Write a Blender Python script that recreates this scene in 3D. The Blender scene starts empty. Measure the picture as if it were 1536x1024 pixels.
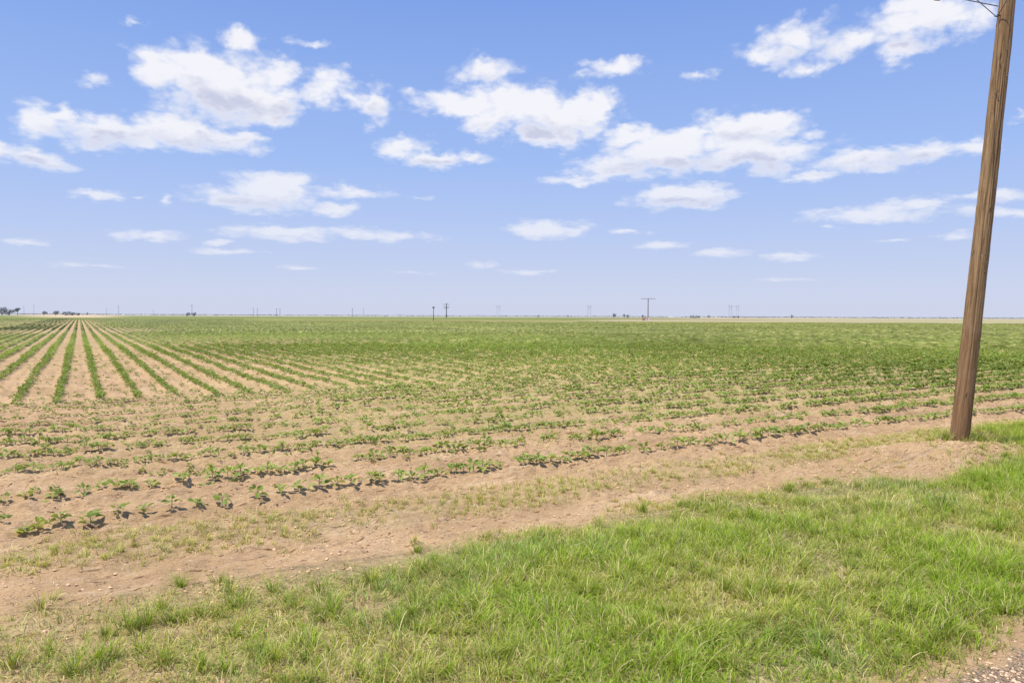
import bpy, math, random
import numpy as np
from mathutils import Vector, Matrix

rng = np.random.default_rng(7)
random.seed(7)
scene = bpy.context.scene
COL = scene.collection
R = math.radians

# ---------------------------------------------------------------- camera
CAMH = 1.8
F = 1120.0            # focal length in photo pixels (1536 wide)
PITCH = math.atan((512 - 473.8) / F)
ROLL = R(0.243)
fwd = np.array([0, math.cos(PITCH), -math.sin(PITCH)])
rgt0 = np.array([1.0, 0, 0]); up0 = np.array([0, math.sin(PITCH), math.cos(PITCH)])
rgt = rgt0 * math.cos(ROLL) + up0 * math.sin(ROLL)
upv = -rgt0 * math.sin(ROLL) + up0 * math.cos(ROLL)
cam_d = bpy.data.cameras.new('camera'); cam = bpy.data.objects.new('camera', cam_d); COL.objects.link(cam)
cam_d.sensor_width = 36; cam_d.lens = 36 * F / 1536
cam_d.clip_start = 0.05; cam_d.clip_end = 40000
M = Matrix(((rgt[0], upv[0], -fwd[0], 0), (rgt[1], upv[1], -fwd[1], 0), (rgt[2], upv[2], -fwd[2], CAMH), (0, 0, 0, 1)))
cam.matrix_world = M
scene.camera = cam

def ray(px, py):
    return fwd + rgt * (px - 768) / F + upv * (512 - py) / F
def at(px, py, z=0.0):
    """photo pixel -> point on the level z"""
    r = ray(px, py); t = (z - CAMH) / r[2]
    return np.array([r[0] * t, r[1] * t, z])
def at_depth(px, py, Y):
    r = ray(px, py); t = Y / r[1]
    return np.array([r[0] * t, Y, CAMH + r[2] * t])

# road frame: u runs along the road, v away from it into the field
TH = R(30.1); CT, ST = math.cos(TH), math.sin(TH)
def xy(u, v): return u * CT - v * ST, u * ST + v * CT
def uv(x, y): return x * CT + y * ST, -x * ST + y * CT

# ---------------------------------------------------------------- numpy noise
def _hash(ix, iy, seed):
    h = (ix.astype(np.int64) * 374761393 + iy.astype(np.int64) * 668265263 + seed * 1442695041) & 0xFFFFFFFF
    h = ((h ^ (h >> 13)) * 1274126177) & 0xFFFFFFFF
    h = h ^ (h >> 16)
    return (h & 0xFFFFFF) / float(0xFFFFFF)
def vnoise(x, y, seed=0):
    ix = np.floor(x); iy = np.floor(y); fx = x - ix; fy = y - iy
    fx = fx * fx * (3 - 2 * fx); fy = fy * fy * (3 - 2 * fy)
    a = _hash(ix, iy, seed); b = _hash(ix + 1, iy, seed); c = _hash(ix, iy + 1, seed); d = _hash(ix + 1, iy + 1, seed)
    return (a + (b - a) * fx) * (1 - fy) + (c + (d - c) * fx) * fy
def fbm(x, y, s, seed=0, o=4):
    r = 0; a = 0.5; t = 0; c, sn = 0.8, 0.6
    x = np.asarray(x, float) / s; y = np.asarray(y, float) / s
    for i in range(o):
        r = r + a * vnoise(x, y, seed + i); t += a; a *= 0.5
        x, y = (c * x - sn * y) * 2.03 + 11.3, (sn * x + c * y) * 2.03 + 5.7
    return r / t
def sst(a, b, x):
    t = np.clip((x - a) / (b - a), 0, 1); return t * t * (3 - 2 * t)

# ---------------------------------------------------------------- layout constants
ROWS_V = [7.42, 8.55, 9.75, 10.8, 11.8, 12.8, 13.8, 14.8, 15.8, 16.7]   # headland rows, along the road
FIELD_V = 17.2                                                        # where the cross rows start
RU0, RUS = -0.39, 0.74                                                # cross rows: first u, spacing
POLE = at(1438, 662, 0.17)
PU, PV = uv(POLE[0], POLE[1])
MU, MV = uv(*at(1388, 690, .1)[:2])     # middle of the bare dirt mound beside the pole

def ground_h(u, v):
    u = np.asarray(u, float); v = np.asarray(v, float)
    x, y = xy(u, v)
    dist = np.hypot(x, y)
    near = 1 - sst(30, 60, dist)
    h = (fbm(x, y, 2.4, 3, 3) - .5) * 0.07 * sst(2.0, 3.5, v) * near
    # loose crumbly soil
    c = fbm(x, y, 0.30, 21, 4) - .5
    c2 = fbm(u * 0.45, v, 0.10, 31, 3) - .5
    soil = sst(4.6, 5.6, v)
    cru = np.abs(fbm(u * .6, v, .07, 71, 3) - .5); crm = fbm(x, y, .5, 75, 3)
    h = h + (.5 - cru) * .034 * (.3 + .7 * sst(.4, .6, crm)) * (1 - sst(12, 18, dist)) * sst(2.0, 2.6, v)
    h = h + (c * 0.065 + np.abs(c2) * 0.095) * (0.25 + 0.75 * soil) * near * sst(1.9, 2.6, v)
    # headland: beds with a groove beside each row
    hd = sst(6.9, 7.2, v) * (1 - sst(FIELD_V - .4, FIELD_V, v))
    bed = np.zeros_like(v)
    wob = (fbm(u, v * 0 + 1, 2.5, 44, 2) - .5) * .10
    for rv in ROWS_V:
        dv = v - rv - wob
        bed = bed + 0.05 * np.exp(-(dv / .17) ** 2) - 0.045 * np.exp(-((dv + .30) / .08) ** 2) + 0.062 * np.exp(-((dv + .46) / .085) ** 2) - 0.02 * np.exp(-((dv - .40) / .14) ** 2)
    h = h + bed * hd * near
    # cross rows: low ridges under the plants
    cr = sst(FIELD_V - .3, FIELD_V + .5, v) * (1 - sst(45, 90, dist))
    ph = (u - RU0) / RUS * 2 * math.pi
    h = h + cr * (0.022 * np.cos(ph) + 0.012 * np.cos(2 * ph + .6))
    # bare strip beside the verge slightly sunken, old wheel track
    h = h - 0.035 * np.exp(-((v - 5.75) / .35) ** 2) * near
    # raised verge
    h = h + 0.03 * sst(2.2, 2.9, v) * (1 - sst(4.7, 5.6, v))
    # soil mound round the pole
    r2 = ((u - (MU + PU) / 2) / 1.5) ** 2 + ((v - (MV + PV) / 2) / .85) ** 2
    h = h + np.exp(-r2) * (0.22 + 0.16 * (fbm(x, y, .30, 61, 4) - .5) + .10 * np.abs(fbm(x, y, .16, 63, 3) - .5))
    return h

# ---------------------------------------------------------------- object helpers
def tag(o, label=None, cat=None, group=None, kind=None):
    if label: o['label'] = label
    if cat: o['category'] = cat
    if group: o['group'] = group
    if kind: o['kind'] = kind
    return o
def empty(name, loc, rz=0.0):
    o = bpy.data.objects.new(name, None); o.empty_display_size = .1; COL.objects.link(o)
    o.location = loc; o.rotation_euler = (0, 0, rz); return o
def np_mesh(name, verts, faces, col=None, smooth=False, mat=None, parent=None, link=True):
    """verts (n,3); faces (m,3|4) array; col (n,3) optional point colours"""
    verts = np.asarray(verts, np.float32); faces = np.asarray(faces, np.int32)
    me = bpy.data.meshes.new(name)
    n, k = faces.shape
    me.vertices.add(len(verts)); me.vertices.foreach_set('co', verts.ravel())
    me.loops.add(n * k); me.loops.foreach_set('vertex_index', faces.ravel())
    me.polygons.add(n); me.polygons.foreach_set('loop_start', np.arange(0, n * k, k, dtype=np.int32))
    try: me.polygons.foreach_set('loop_total', np.full(n, k, np.int32))
    except Exception: pass
    me.polygons.foreach_set('use_smooth', np.full(n, smooth, bool))
    if col is not None:
        a = me.attributes.new('tint', 'FLOAT_COLOR', 'POINT')
        c = np.ones((len(verts), 4), np.float32); c[:, :3] = col
        a.data.foreach_set('color', c.ravel())
    me.update(calc_edges=True)
    if mat: me.materials.append(mat)
    o = bpy.data.objects.new(name, me)
    if link: COL.objects.link(o)
    if parent: o.parent = parent
    return o
class MB:
    """collects tubes, boxes, lathes into ONE mesh"""
    def __init__(s): s.v = []; s.f = []
    def tube(s, p0, p1, r0, r1=None, n=8, cap=True):
        r1 = r0 if r1 is None else r1
        p0 = Vector(p0); p1 = Vector(p1); d = (p1 - p0).normalized()
        a = d.orthogonal().normalized(); b = d.cross(a); i0 = len(s.v)
        for p, r in ((p0, r0), (p1, r1)):
            for k in range(n):
                t = 2 * math.pi * k / n; s.v.append(tuple(p + a * r * math.cos(t) + b * r * math.sin(t)))
        for k in range(n): s.f.append((i0 + k, i0 + (k + 1) % n, i0 + n + (k + 1) % n, i0 + n + k))
        if cap: s.f.append(tuple(i0 + k for k in range(n))[::-1]); s.f.append(tuple(i0 + n + k for k in range(n)))
    def beam(s, p0, p1, w, h, bev=0.0):
        p0 = Vector(p0); p1 = Vector(p1); d = (p1 - p0).normalized(); a = d.cross(Vector((0, 0, 1)))
        a = Vector((1, 0, 0)) if a.length < 1e-4 else a.normalized(); b = a.cross(d).normalized(); i0 = len(s.v)
        pr = [(-w / 2 + bev, -h / 2), (w / 2 - bev, -h / 2), (w / 2, -h / 2 + bev), (w / 2, h / 2 - bev), (w / 2 - bev, h / 2), (-w / 2 + bev, h / 2), (-w / 2, h / 2 - bev), (-w / 2, -h / 2 + bev)] if bev else [(-w / 2, -h / 2), (w / 2, -h / 2), (w / 2, h / 2), (-w / 2, h / 2)]
        n = len(pr)
        for p in (p0, p1):
            for x, y in pr: s.v.append(tuple(p + a * x + b * y))
        for k in range(n): s.f.append((i0 + k, i0 + (k + 1) % n, i0 + n + (k + 1) % n, i0 + n + k))
        s.f.append(tuple(i0 + k for k in range(n))[::-1]); s.f.append(tuple(i0 + n + k for k in range(n)))
    def lathe(s, c, prof, n=12):
        i0 = len(s.v); c = Vector(c)
        for r, z in prof:
            for k in range(n):
                t = 2 * math.pi * k / n; s.v.append((c.x + r * math.cos(t), c.y + r * math.sin(t), c.z + z))
        for j in range(len(prof) - 1):
            for k in range(n): s.f.append((i0 + j * n + k, i0 + j * n + (k + 1) % n, i0 + (j + 1) * n + (k + 1) % n, i0 + (j + 1) * n + k))
    def build(s, name, mat, parent=None, smooth=False):
        me = bpy.data.meshes.new(name); me.from_pydata(s.v, [], s.f); me.update()
        if smooth: me.polygons.foreach_set('use_smooth', [True] * len(me.polygons))
        me.materials.append(mat); o = bpy.data.objects.new(name, me); COL.objects.link(o)
        if parent: o.parent = parent
        return o

# ---------------------------------------------------------------- materials
class N:
    """small wrapper for building node trees"""
    def __init__(s, tree): s.t = tree
    def new(s, typ, **kw):
        n = s.t.nodes.new(typ)
        for k, v in kw.items(): setattr(n, k, v)
        return n
    def put(s, sock, val):
        if hasattr(val, 'is_output') or isinstance(val, bpy.types.NodeSocket): s.t.links.new(val, sock)
        elif val is not None: sock.default_value = val
    def m(s, op, a, b=None, c=None, clamp=False):
        n = s.new('ShaderNodeMath', operation=op); n.use_clamp = clamp
        s.put(n.inputs[0], a)
        if b is not None: s.put(n.inputs[1], b)
        if c is not None: s.put(n.inputs[2], c)
        return n.outputs[0]
    def v(s, op, a, b=None, c=None, out=0):
        n = s.new('ShaderNodeVectorMath', operation=op)
        s.put(n.inputs[0], a)
        if b is not None: s.put(n.inputs[1], b)
        if c is not None: s.put(n.inputs[2], c)
        return n.outputs[out]
    def noise(s, vec, scale, detail=4, rough=.55, dist=0.0, out='Fac', dims='3D'):
        n = s.new('ShaderNodeTexNoise', noise_dimensions=dims); s.put(n.inputs['Vector'], vec)
        n.inputs['Scale'].default_value = scale; n.inputs['Detail'].default_value = detail
        n.inputs['Roughness'].default_value = rough; n.inputs['Distortion'].default_value = dist
        return n.outputs[out]
    def ss(s, x, a, b, lo=0.0, hi=1.0, smooth=True):
        n = s.new('ShaderNodeMapRange'); n.interpolation_type = 'SMOOTHSTEP' if smooth else 'LINEAR'
        s.put(n.inputs['Value'], x)
        for k, q in ((1, a), (2, b), (3, lo), (4, hi)): s.put(n.inputs[k], q)
        return n.outputs[0]
    def mix(s, f, a, b, mode='MIX'):
        n = s.new('ShaderNodeMix', data_type='RGBA', blend_type=mode); s.put(n.inputs[0], f)
        for k, q in ((6, a), (7, b)):
            if isinstance(q, (tuple, list)) and len(q) == 3: q = (*q, 1)
            s.put(n.inputs[k], q)
        return n.outputs[2]
    def ramp(s, f, stops):
        n = s.new('ShaderNodeValToRGB'); s.put(n.inputs[0], f); e = n.color_ramp.elements
        while len(e) < len(stops): e.new(.5)
        for k, (p, c) in enumerate(stops): e[k].position = p; e[k].color = (*c, 1)
        return n.outputs[0]
    def bump(s, h, strength=.5, dist=.01, normal=None):
        n = s.new('ShaderNodeBump'); s.put(n.inputs['Height'], h); n.inputs['Strength'].default_value = strength
        n.inputs['Distance'].default_value = dist
        if normal: s.put(n.inputs['Normal'], normal)
        return n.outputs[0]
def new_mat(name):
    m = bpy.data.materials.new(name); m.use_nodes = True; t = m.node_tree
    b = t.nodes['Principled BSDF']; n = N(t)
    return m, n, b, t.nodes['Material Output']
def coords(n, kind='Object'):
    return n.new('ShaderNodeTexCoord').outputs[kind]

def mat_simple(name, col, rough=.8, var=.15, scale=5, metal=0):
    m, n, b, o = new_mat(name); c = coords(n)
    f = n.noise(c, scale, 4)
    n.put(b.inputs['Base Color'], n.mix(f, tuple(x * (1 - var) for x in col), tuple(min(1, x * (1 + var)) for x in col)))
    b.inputs['Roughness'].default_value = rough; b.inputs['Metallic'].default_value = metal
    return m

def mat_leafy(name, tint_scale=1.0, rough=.55, trans=.35, spec=.15, obj_random=False):
    m, n, b, o = new_mat(name)
    a = n.new('ShaderNodeAttribute', attribute_name='tint').outputs['Color']
    col = a
    if obj_random:
        r = n.new('ShaderNodeObjectInfo').outputs['Random']
        col = n.mix(r, n.mix(1.0, a, (.82, .86, .8), 'MULTIPLY'), n.mix(1.0, a, (1.2, 1.1, 1.15), 'MULTIPLY'))
    n.put(b.inputs['Base Color'], col)
    b.inputs['Roughness'].default_value = rough
    b.inputs['Specular IOR Level'].default_value = spec
    tr = n.new('ShaderNodeBsdfTranslucent'); n.put(tr.inputs[0], n.mix(1.0, col, (1.5, 1.45, .7), 'MULTIPLY'))
    mx = n.new('ShaderNodeMixShader'); mx.inputs[0].default_value = trans
    n.t.links.new(b.outputs[0], mx.inputs[1]); n.t.links.new(tr.outputs[0], mx.inputs[2])
    n.t.links.new(mx.outputs[0], o.inputs['Surface'])
    return m

SOIL = (0.64, 0.425, 0.23); SOIL_D = (0.40, 0.25, 0.14); SOIL_L = (0.76, 0.55, 0.33)

def mat_ground():
    m, n, b, o = new_mat('field_soil'); c = coords(n)
    sep = n.new('ShaderNodeSeparateXYZ'); n.put(sep.inputs[0], c); X, Y = sep.outputs[0], sep.outputs[1]
    v = n.m('ADD', n.m('MULTIPLY', X, -ST), n.m('MULTIPLY', Y, CT))
    u = n.m('ADD', n.m('MULTIPLY', X, CT), n.m('MULTIPLY', Y, ST))
    cuv = n.new('ShaderNodeCombineXYZ'); n.put(cuv.inputs[0], n.m('MULTIPLY', u, .35)); n.put(cuv.inputs[1], v)
    ruv = cuv.outputs[0]
    big = n.noise(c, .55, 5, .6); med = n.noise(ruv, 3.2, 6, .65); fine = n.noise(c, 34, 5, .75); mott = n.noise(ruv, 12, 6, .75); clo = n.noise(ruv, 26, 4, .8)
    col = n.mix(n.ss(big, .35, .65), SOIL, (.50, .325, .17))
    col = n.mix(n.ss(med, .50, .72, 0, .75), col, SOIL_L)
    col = n.mix(n.ss(clo, .45, .34, 0, .75), col, (.27, .16, .08))
    col = n.mix(n.ss(clo, .56, .66, 0, .5), col, (.80, .62, .44))
    col = n.mix(n.ss(mott, .47, .37, 0, .65), col, SOIL_D)
    col = n.mix(n.ss(fine, .44, .33, 0, .5), col, (.25, .15, .08))
    col = n.mix(n.ss(fine, .60, .70, 0, .35), col, (.70, .52, .36))
    spk = n.new('ShaderNodeCombineXYZ'); n.put(spk.inputs[0], n.m('MULTIPLY', u, .30)); n.put(spk.inputs[1], v)
    crk = n.noise(spk.outputs[0], 17, 3, .6); crk2 = n.noise(spk.outputs[0], 55, 3, .7)
    col = n.mix(n.ss(crk, .625, .66, 0, .9), col, (.19, .105, .05))
    col = n.mix(n.ss(crk2, .615, .66, 0, .8), col, (.25, .145, .07))
    # thatch under the verge grass and weedy strip
    patch = n.noise(c, 1.6, 4, .6)
    vv = n.m('ADD', v, n.m('MULTIPLY', n.m('SUBTRACT', patch, .5), 1.0))
    ver = n.m('MULTIPLY', n.ss(vv, 2.1, 2.5), n.ss(vv, 5.4, 4.9))
    thc = n.mix(n.ss(n.noise(c, 26, 5, .75), .35, .65), (.12, .13, .035), (.50, .42, .20))
    mx_, my_ = xy(PU, PV - .35)
    mdx = n.m('SUBTRACT', u, MU); mdy = n.m('MULTIPLY', n.m('SUBTRACT', v, MV), 1.7)
    mr = n.m('ADD', n.m('SQRT', n.m('ADD', n.m('MULTIPLY', mdx, mdx), n.m('MULTIPLY', mdy, mdy))), n.m('MULTIPLY', n.m('SUBTRACT', patch, .5), 1.6))
    thin = n.m('MULTIPLY', n.ss(mr, 1.2, 2.0), n.ss(n.m('ADD', u, n.m('MULTIPLY', n.m('SUBTRACT', patch, .5), 5)), .0, 2.6, .35, 1))
    col = n.mix(n.m('MULTIPLY', n.m('MULTIPLY', ver, .85), thin), col, thc)
    wd = n.m('MULTIPLY', n.ss(vv, 5.9, 6.2), n.ss(vv, 6.9, 6.5))
    col = n.mix(n.m('MULTIPLY', wd, .28), col, (.33, .27, .12))
    film = n.m('MULTIPLY', n.m('MULTIPLY', n.ss(v, 8.6, 11), n.ss(v, 60, 35)), n.ss(n.m('SUBTRACT', u, n.m('MULTIPLY', v, .30)), -6.0, 3.0))
    col = n.mix(n.m('MULTIPLY', film, n.ss(n.noise(ruv, 5, 5, .7), .35, .62, .05, .55)), col, (.44, .41, .14))
    # gravel shoulder
    gr = n.ss(n.m('ADD', v, n.m('MULTIPLY', n.m('SUBTRACT', n.noise(c, 5, 4), .5), .5)), 2.14, 1.96)
    vor = n.new('ShaderNodeTexVoronoi'); n.put(vor.inputs['Vector'], c); vor.inputs['Scale'].default_value = 75
    gc = n.mix(n.ss(vor.outputs['Color'], 0.1, .9), (.50, .34, .20), (.78, .56, .36))
    gc = n.mix(n.ss(vor.outputs['Distance'], .35, .6, 0, .6), gc, (.46, .33, .21))
    col = n.mix(gr, col, gc)
    # the far field closes up to green, broken by thin soil streaks along the cross rows
    dist = n.m('SQRT', n.m('ADD', n.m('MULTIPLY', X, X), n.m('MULTIPLY', Y, Y)))
    cf = n.new('ShaderNodeCombineXYZ'); n.put(cf.inputs[0], X); n.put(cf.inputs[1], n.m('MULTIPLY', Y, .35))
    fn = n.noise(cf.outputs[0], .05, 6, .6); fn2 = n.noise(cf.outputs[0], .6, 5, .6)
    green = n.mix(n.ss(n.m('ADD', n.m('MULTIPLY', fn, .6), n.m('MULTIPLY', fn2, .4)), .38, .62), (.17, .19, .045), (.27, .28, .08))
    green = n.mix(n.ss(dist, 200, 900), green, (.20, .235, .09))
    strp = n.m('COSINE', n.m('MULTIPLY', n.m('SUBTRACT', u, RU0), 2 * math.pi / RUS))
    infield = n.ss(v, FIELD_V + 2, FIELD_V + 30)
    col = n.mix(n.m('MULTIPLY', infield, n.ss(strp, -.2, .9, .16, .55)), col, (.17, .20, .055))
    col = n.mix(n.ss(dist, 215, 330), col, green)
    # pale stubble beyond: to the right past the farm track, and everywhere at the far edge of the field
    wob = n.m('MULTIPLY', n.m('SUBTRACT', n.noise(c, .012, 4), .5), 30)
    Yw = n.m('ADD', Y, wob)
    tan1 = n.mix(n.noise(cf.outputs[0], .02, 4), (.37, .33, .17), (.44, .37, .21))
    ratio = n.m('DIVIDE', X, n.m('MAXIMUM', Y, 1.0))
    rightw = n.ss(n.m('ADD', ratio, n.ss(Y, 200, 700, 0.0, -.15)), .04, .13)
    mt = n.m('MULTIPLY', n.ss(Yw, 238, 262), rightw)
    col = n.mix(mt, col, tan1)
    brown = n.m('MULTIPLY', n.m('MULTIPLY', n.ss(Y, 320, 420), n.ss(Y, 700, 520)), n.m('MULTIPLY', n.ss(ratio, .05, .16), n.ss(ratio, .40, .30)))
    col = n.mix(n.m('MULTIPLY', brown, .55), col, (.33, .23, .14))
    trk = n.m('MULTIPLY', n.m('MULTIPLY', n.ss(Y, 232, 238), n.ss(Y, 254, 247)), n.ss(ratio, -.36, -.2))
    col = n.mix(n.m('MULTIPLY', trk, .75), col, (.55, .46, .30))
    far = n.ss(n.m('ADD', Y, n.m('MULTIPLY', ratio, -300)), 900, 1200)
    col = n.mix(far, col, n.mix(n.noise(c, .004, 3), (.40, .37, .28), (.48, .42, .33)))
    # bare patch at the end of the cross rows, where they meet
    e1 = n.m('MULTIPLY', n.m('MULTIPLY', n.ss(ratio, -.69, -.60), n.ss(ratio, -.50, -.57)), n.ss(Y, 330, 480))
    col = n.mix(e1, col, (.56, .43, .28))
    col = n.mix(n.ss(dist, 1800, 6000, 0, .7), col, (.52, .50, .50))  # aerial haze painted in: ground fades to pale grey with distance
    n.put(b.inputs['Base Color'], col); b.inputs['Roughness'].default_value = .95
    b.inputs['Specular IOR Level'].default_value = .1
    hh = n.m('ADD', n.m('MULTIPLY_ADD', clo, .8, n.m('MULTIPLY', fine, .35)), n.m('ADD', n.m('MULTIPLY', mott, 1.0), n.m('MULTIPLY', n.m('MULTIPLY', vor.outputs['Distance'], gr), -1.2)))
    n.put(b.inputs['Normal'], n.bump(hh, 1.0, .035))
    return m

def mat_wood(name, pole):
    m, n, b, o = new_mat(name); c = coords(n)
    mp = n.new('ShaderNodeMapping'); n.put(mp.inputs[0], c); mp.inputs['Scale'].default_value = (1, 1, .045)
    g = n.noise(mp.outputs[0], 42, 8, .65, .6); g2 = n.noise(mp.outputs[0], 11, 5, .6, .3); p = n.noise(c, 2.0, 4, .6)
    sp = n.new('ShaderNodeMapping'); n.put(sp.inputs[0], c); sp.inputs['Scale'].default_value = (1, 1, .35)
    specks = n.noise(sp.outputs[0], 38, 4, .7)
    col = n.ramp(g, [(.30, (.11, .060, .027)), (.5, (.33, .205, .100)), (.72, (.52, .355, .19))])
    z = n.new('ShaderNodeSeparateXYZ'); n.put(z.inputs[0], c); z = z.outputs[2]
    col = n.mix(n.ss(n.m('ADD', z, n.m('MULTIPLY', p, 2)), 4.2, 1.0, 0, .85), col, n.ramp(g, [(.25, (.15, .078, .036)), (.75, (.36, .21, .11))]))
    col = n.mix(n.ss(g2, .58, .72, 0, .55), col, (.17, .10, .055))
    col = n.mix(n.ss(p, .55, .7, 0, .35), col, (.36, .27, .18))
    col = n.mix(n.ss(specks, .69, .72, 0, .85), col, (.62, .54, .45))
    col = n.mix(n.ss(specks, .28, .25, 0, .8), col, (.03, .018, .01))
    col = n.mix(n.ss(z, .45, .0, 0, .5), col, (.24, .19, .14))
    col = n.mix(1.0, col, n.new('ShaderNodeAttribute', attribute_name='tint').outputs['Color'], 'MULTIPLY') if pole else col
    n.put(b.inputs['Base Color'], col); b.inputs['Roughness'].default_value = .85; b.inputs['Specular IOR Level'].default_value = .2
    n.put(b.inputs['Normal'], n.bump(n.m('ADD', g, n.m('MULTIPLY', g2, .8)), .9, .012))
    return m

M_GROUND = mat_ground(); M_WOOD = mat_wood('weathered_crossarm_wood', False); M_POLE = mat_wood('weathered_pole_wood', True)
M_LEAF = mat_leafy('cotton_leaf', trans=.30, rough=.55, spec=.22, obj_random=True)
M_CROP = mat_leafy('cotton_leaf_mass', trans=.32, rough=.55, spec=.22)
M_GRASS = mat_leafy('grass_blade', trans=.36, rough=.6, spec=.15)
M_STEM = mat_simple('cotton_stem', (.20, .22, .08), .6)
M_METAL = mat_simple('galvanised_steel', (.30, .30, .31), .5, .2, 20, .6)
M_GLASS = mat_simple('brown_porcelain', (.10, .035, .018), .2, .1)
M_WIRE = mat_simple('dark_wire', (.05, .05, .055), .6)
M_DARKPOLE = mat_simple('far_dark_pole', (.06, .065, .07), .9)
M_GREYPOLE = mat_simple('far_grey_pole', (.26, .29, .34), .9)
M_HAZEPOLE = mat_simple('hazy_far_pole', (.42, .47, .56), .9)  # pale blue-grey: distance haze put into the pole colour
M_HAZE2 = mat_simple('very_hazy_far_pole', (.50, .55, .66), .9)  # same, with more haze in the colour
M_REDPOLE = mat_simple('far_rusty_pole', (.22, .16, .15), .9)
M_PINK = mat_simple('far_red_paint', (.48, .25, .19), .8)
M_PALE = mat_simple('far_white_paint', (.75, .70, .68), .8)
M_CLOD = mat_simple('soil_clod', (.44, .275, .16), .95, .3, 25)
M_STRAW = mat_leafy('dry_straw', trans=.1, rough=.7)
M_PEB = mat_leafy('gravel_stone', trans=0.0, rough=.85)

# ---------------------------------------------------------------- ground sheet
def ax(segs):
    out = [segs[0][0]]
    for a, b, st in segs:
        k = max(1, int(round((b - a) / st))); out += list(a + (b - a) * np.arange(1, k + 1) / k)
    return np.array(out)
def geo(a, b, s0, ratio):
    out = []; x = a; s = s0
    while x < b: s *= ratio; x += s; out.append(min(x, b))
    return np.array(out)
uc = ax([(-7, -3, .045), (-3, 8, .024), (8, 14, .045), (14, 20, .08), (20, 45, .13)])
uneg = -7 - (ax([(0, 25, .13)])[1:])
us = np.concatenate([(-32 - geo(0, 15000, .2, 1.12))[::-1], uneg[::-1], uc, 45 + geo(0, 15000, .2, 1.12)])
vs = np.concatenate([(0.9 - geo(0, 15000, .1, 1.18))[::-1], ax([(.9, 2.2, .04), (2.2, 9, .021), (9, 13, .035), (13, 19, .06), (19, 40, .2), (40, 90, .6)]), 90 + geo(0, 15000, 1, 1.12)])
UU, VV = np.meshgrid(us, vs, indexing='ij')
HH = ground_h(UU, VV)
XX, YY = xy(UU, VV)
nu, nv = UU.shape
idx = np.arange(nu * nv).reshape(nu, nv)
quads = np.stack([idx[:-1, :-1], idx[1:, :-1], idx[1:, 1:], idx[:-1, 1:]], -1).reshape(-1, 4)
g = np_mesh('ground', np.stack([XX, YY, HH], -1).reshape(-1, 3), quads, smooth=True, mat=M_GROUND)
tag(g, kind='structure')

# ---------------------------------------------------------------- grass blades
def blades(x, y, z, h, w, az, lean, curl, col, segs=4):
    """curved tapering ribbons; all arguments arrays of length n"""
    n = len(x); t = np.linspace(0, 1, segs + 1)
    ang = lean[:, None] + curl[:, None] * t[None, :] ** 1.3
    ds = h[:, None] / segs
    dx = np.sin(ang) * ds; dz = np.cos(ang) * ds
    rx = np.concatenate([np.zeros((n, 1)), np.cumsum(dx[:, :-1], 1)], 1); rz = np.concatenate([np.zeros((n, 1)), np.cumsum(dz[:, :-1], 1)], 1)
    rz = np.maximum(rz, -0.0)
    cx = x[:, None] + rx * np.cos(az)[:, None]; cy = y[:, None] + rx * np.sin(az)[:, None]; cz = z[:, None] + rz
    tw = az + math.pi / 2 + rng.normal(0, .5, n)
    wd = w[:, None] * (1 - t[None, :] ** 1.8 * .92) * .5
    ox = np.cos(tw)[:, None] * wd; oy = np.sin(tw)[:, None] * wd
    A = np.stack([cx - ox, cy - oy, cz], -1); B = np.stack([cx + ox, cy + oy, cz], -1)
    V = np.stack([A, B], 2).reshape(n, -1, 3)
    nvp = 2 * (segs + 1)
    k = np.arange(segs) * 2
    fq = np.stack([k, k + 1, k + 3, k + 2], -1)
    Fc = (fq[None] + (np.arange(n) * nvp)[:, None, None]).reshape(-1, 4)
    shade = (.48 + .74 * t)[None, :, None] * np.ones((n, 1, 1))  # dark roots, bright tips: shade between blades painted into the tint
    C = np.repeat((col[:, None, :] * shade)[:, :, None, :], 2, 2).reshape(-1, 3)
    return V.reshape(-1, 3), Fc, C
def build_blades(name, parts):
    V = []; Fc = []; C = []; o = 0
    for v, f, c in parts:
        V.append(v); Fc.append(f + o); C.append(c); o += len(v)
    return np.concatenate(V), np.concatenate(Fc), np.concatenate(C)

def in_view(x, y, margin=1.25, pad=.6):
    return (np.abs(x) < y * .686 * margin + pad) & (y > 0)

LUSH = np.array([.34, .49, .042]); YGRN = np.array([.53, .54, .12]); STRW = np.array([.80, .67, .35]); BLUE = np.array([.31, .425, .115])
def grass_cols(n, lush, straw, blue=None):
    """lush, straw in 0..1 arrays"""
    r = rng.random(n); c = LUSH * lush[:, None] + YGRN * (1 - lush[:, None])
    c = np.where((rng.random(n) < (.15 if blue is None else blue))[:, None], BLUE, c)
    c = np.where((r < straw)[:, None], STRW * (.7 + .5 * rng.random(n))[:, None], c)
    return c * (.62 + .72 * rng.random(n))[:, None]

def verge_density(u, v):
    x, y = xy(u, v)
    edge = (fbm(x, y, .9, 77, 4) - .5) * 1.3
    top = 5.25 + edge + .25 * sst(2, 6, u)
    d = sst(2.08, 2.5, v + edge * .35) * (1 - sst(-.75, .22, v - top))
    pt = fbm(x, y, .75, 91, 3)
    left = 1 - sst(.2, 2.6, u)                       # thin, scruffy grass toward the near left
    d = d * (1 - .45 * left) * (1 - left * sst(.54, .42, pt) * .75)
    d = d * (.50 + .50 * sst(.30, .46, pt))
    # gap over the bare soil mound
    r2 = ((u - MU) / 1.75) ** 2 + ((v - MV) / .66) ** 2 + (fbm(x, y, .5, 95, 3) - .5) * 1.2
    d = d * (.06 + .94 * sst(.6, 1.4, r2))
    return d
parts = []
NB = 1750000
u = rng.uniform(-4, 17, NB); v = rng.uniform(1.9, 6.4, NB)
x, y = xy(u, v); dist = np.hypot(x, y)
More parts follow.
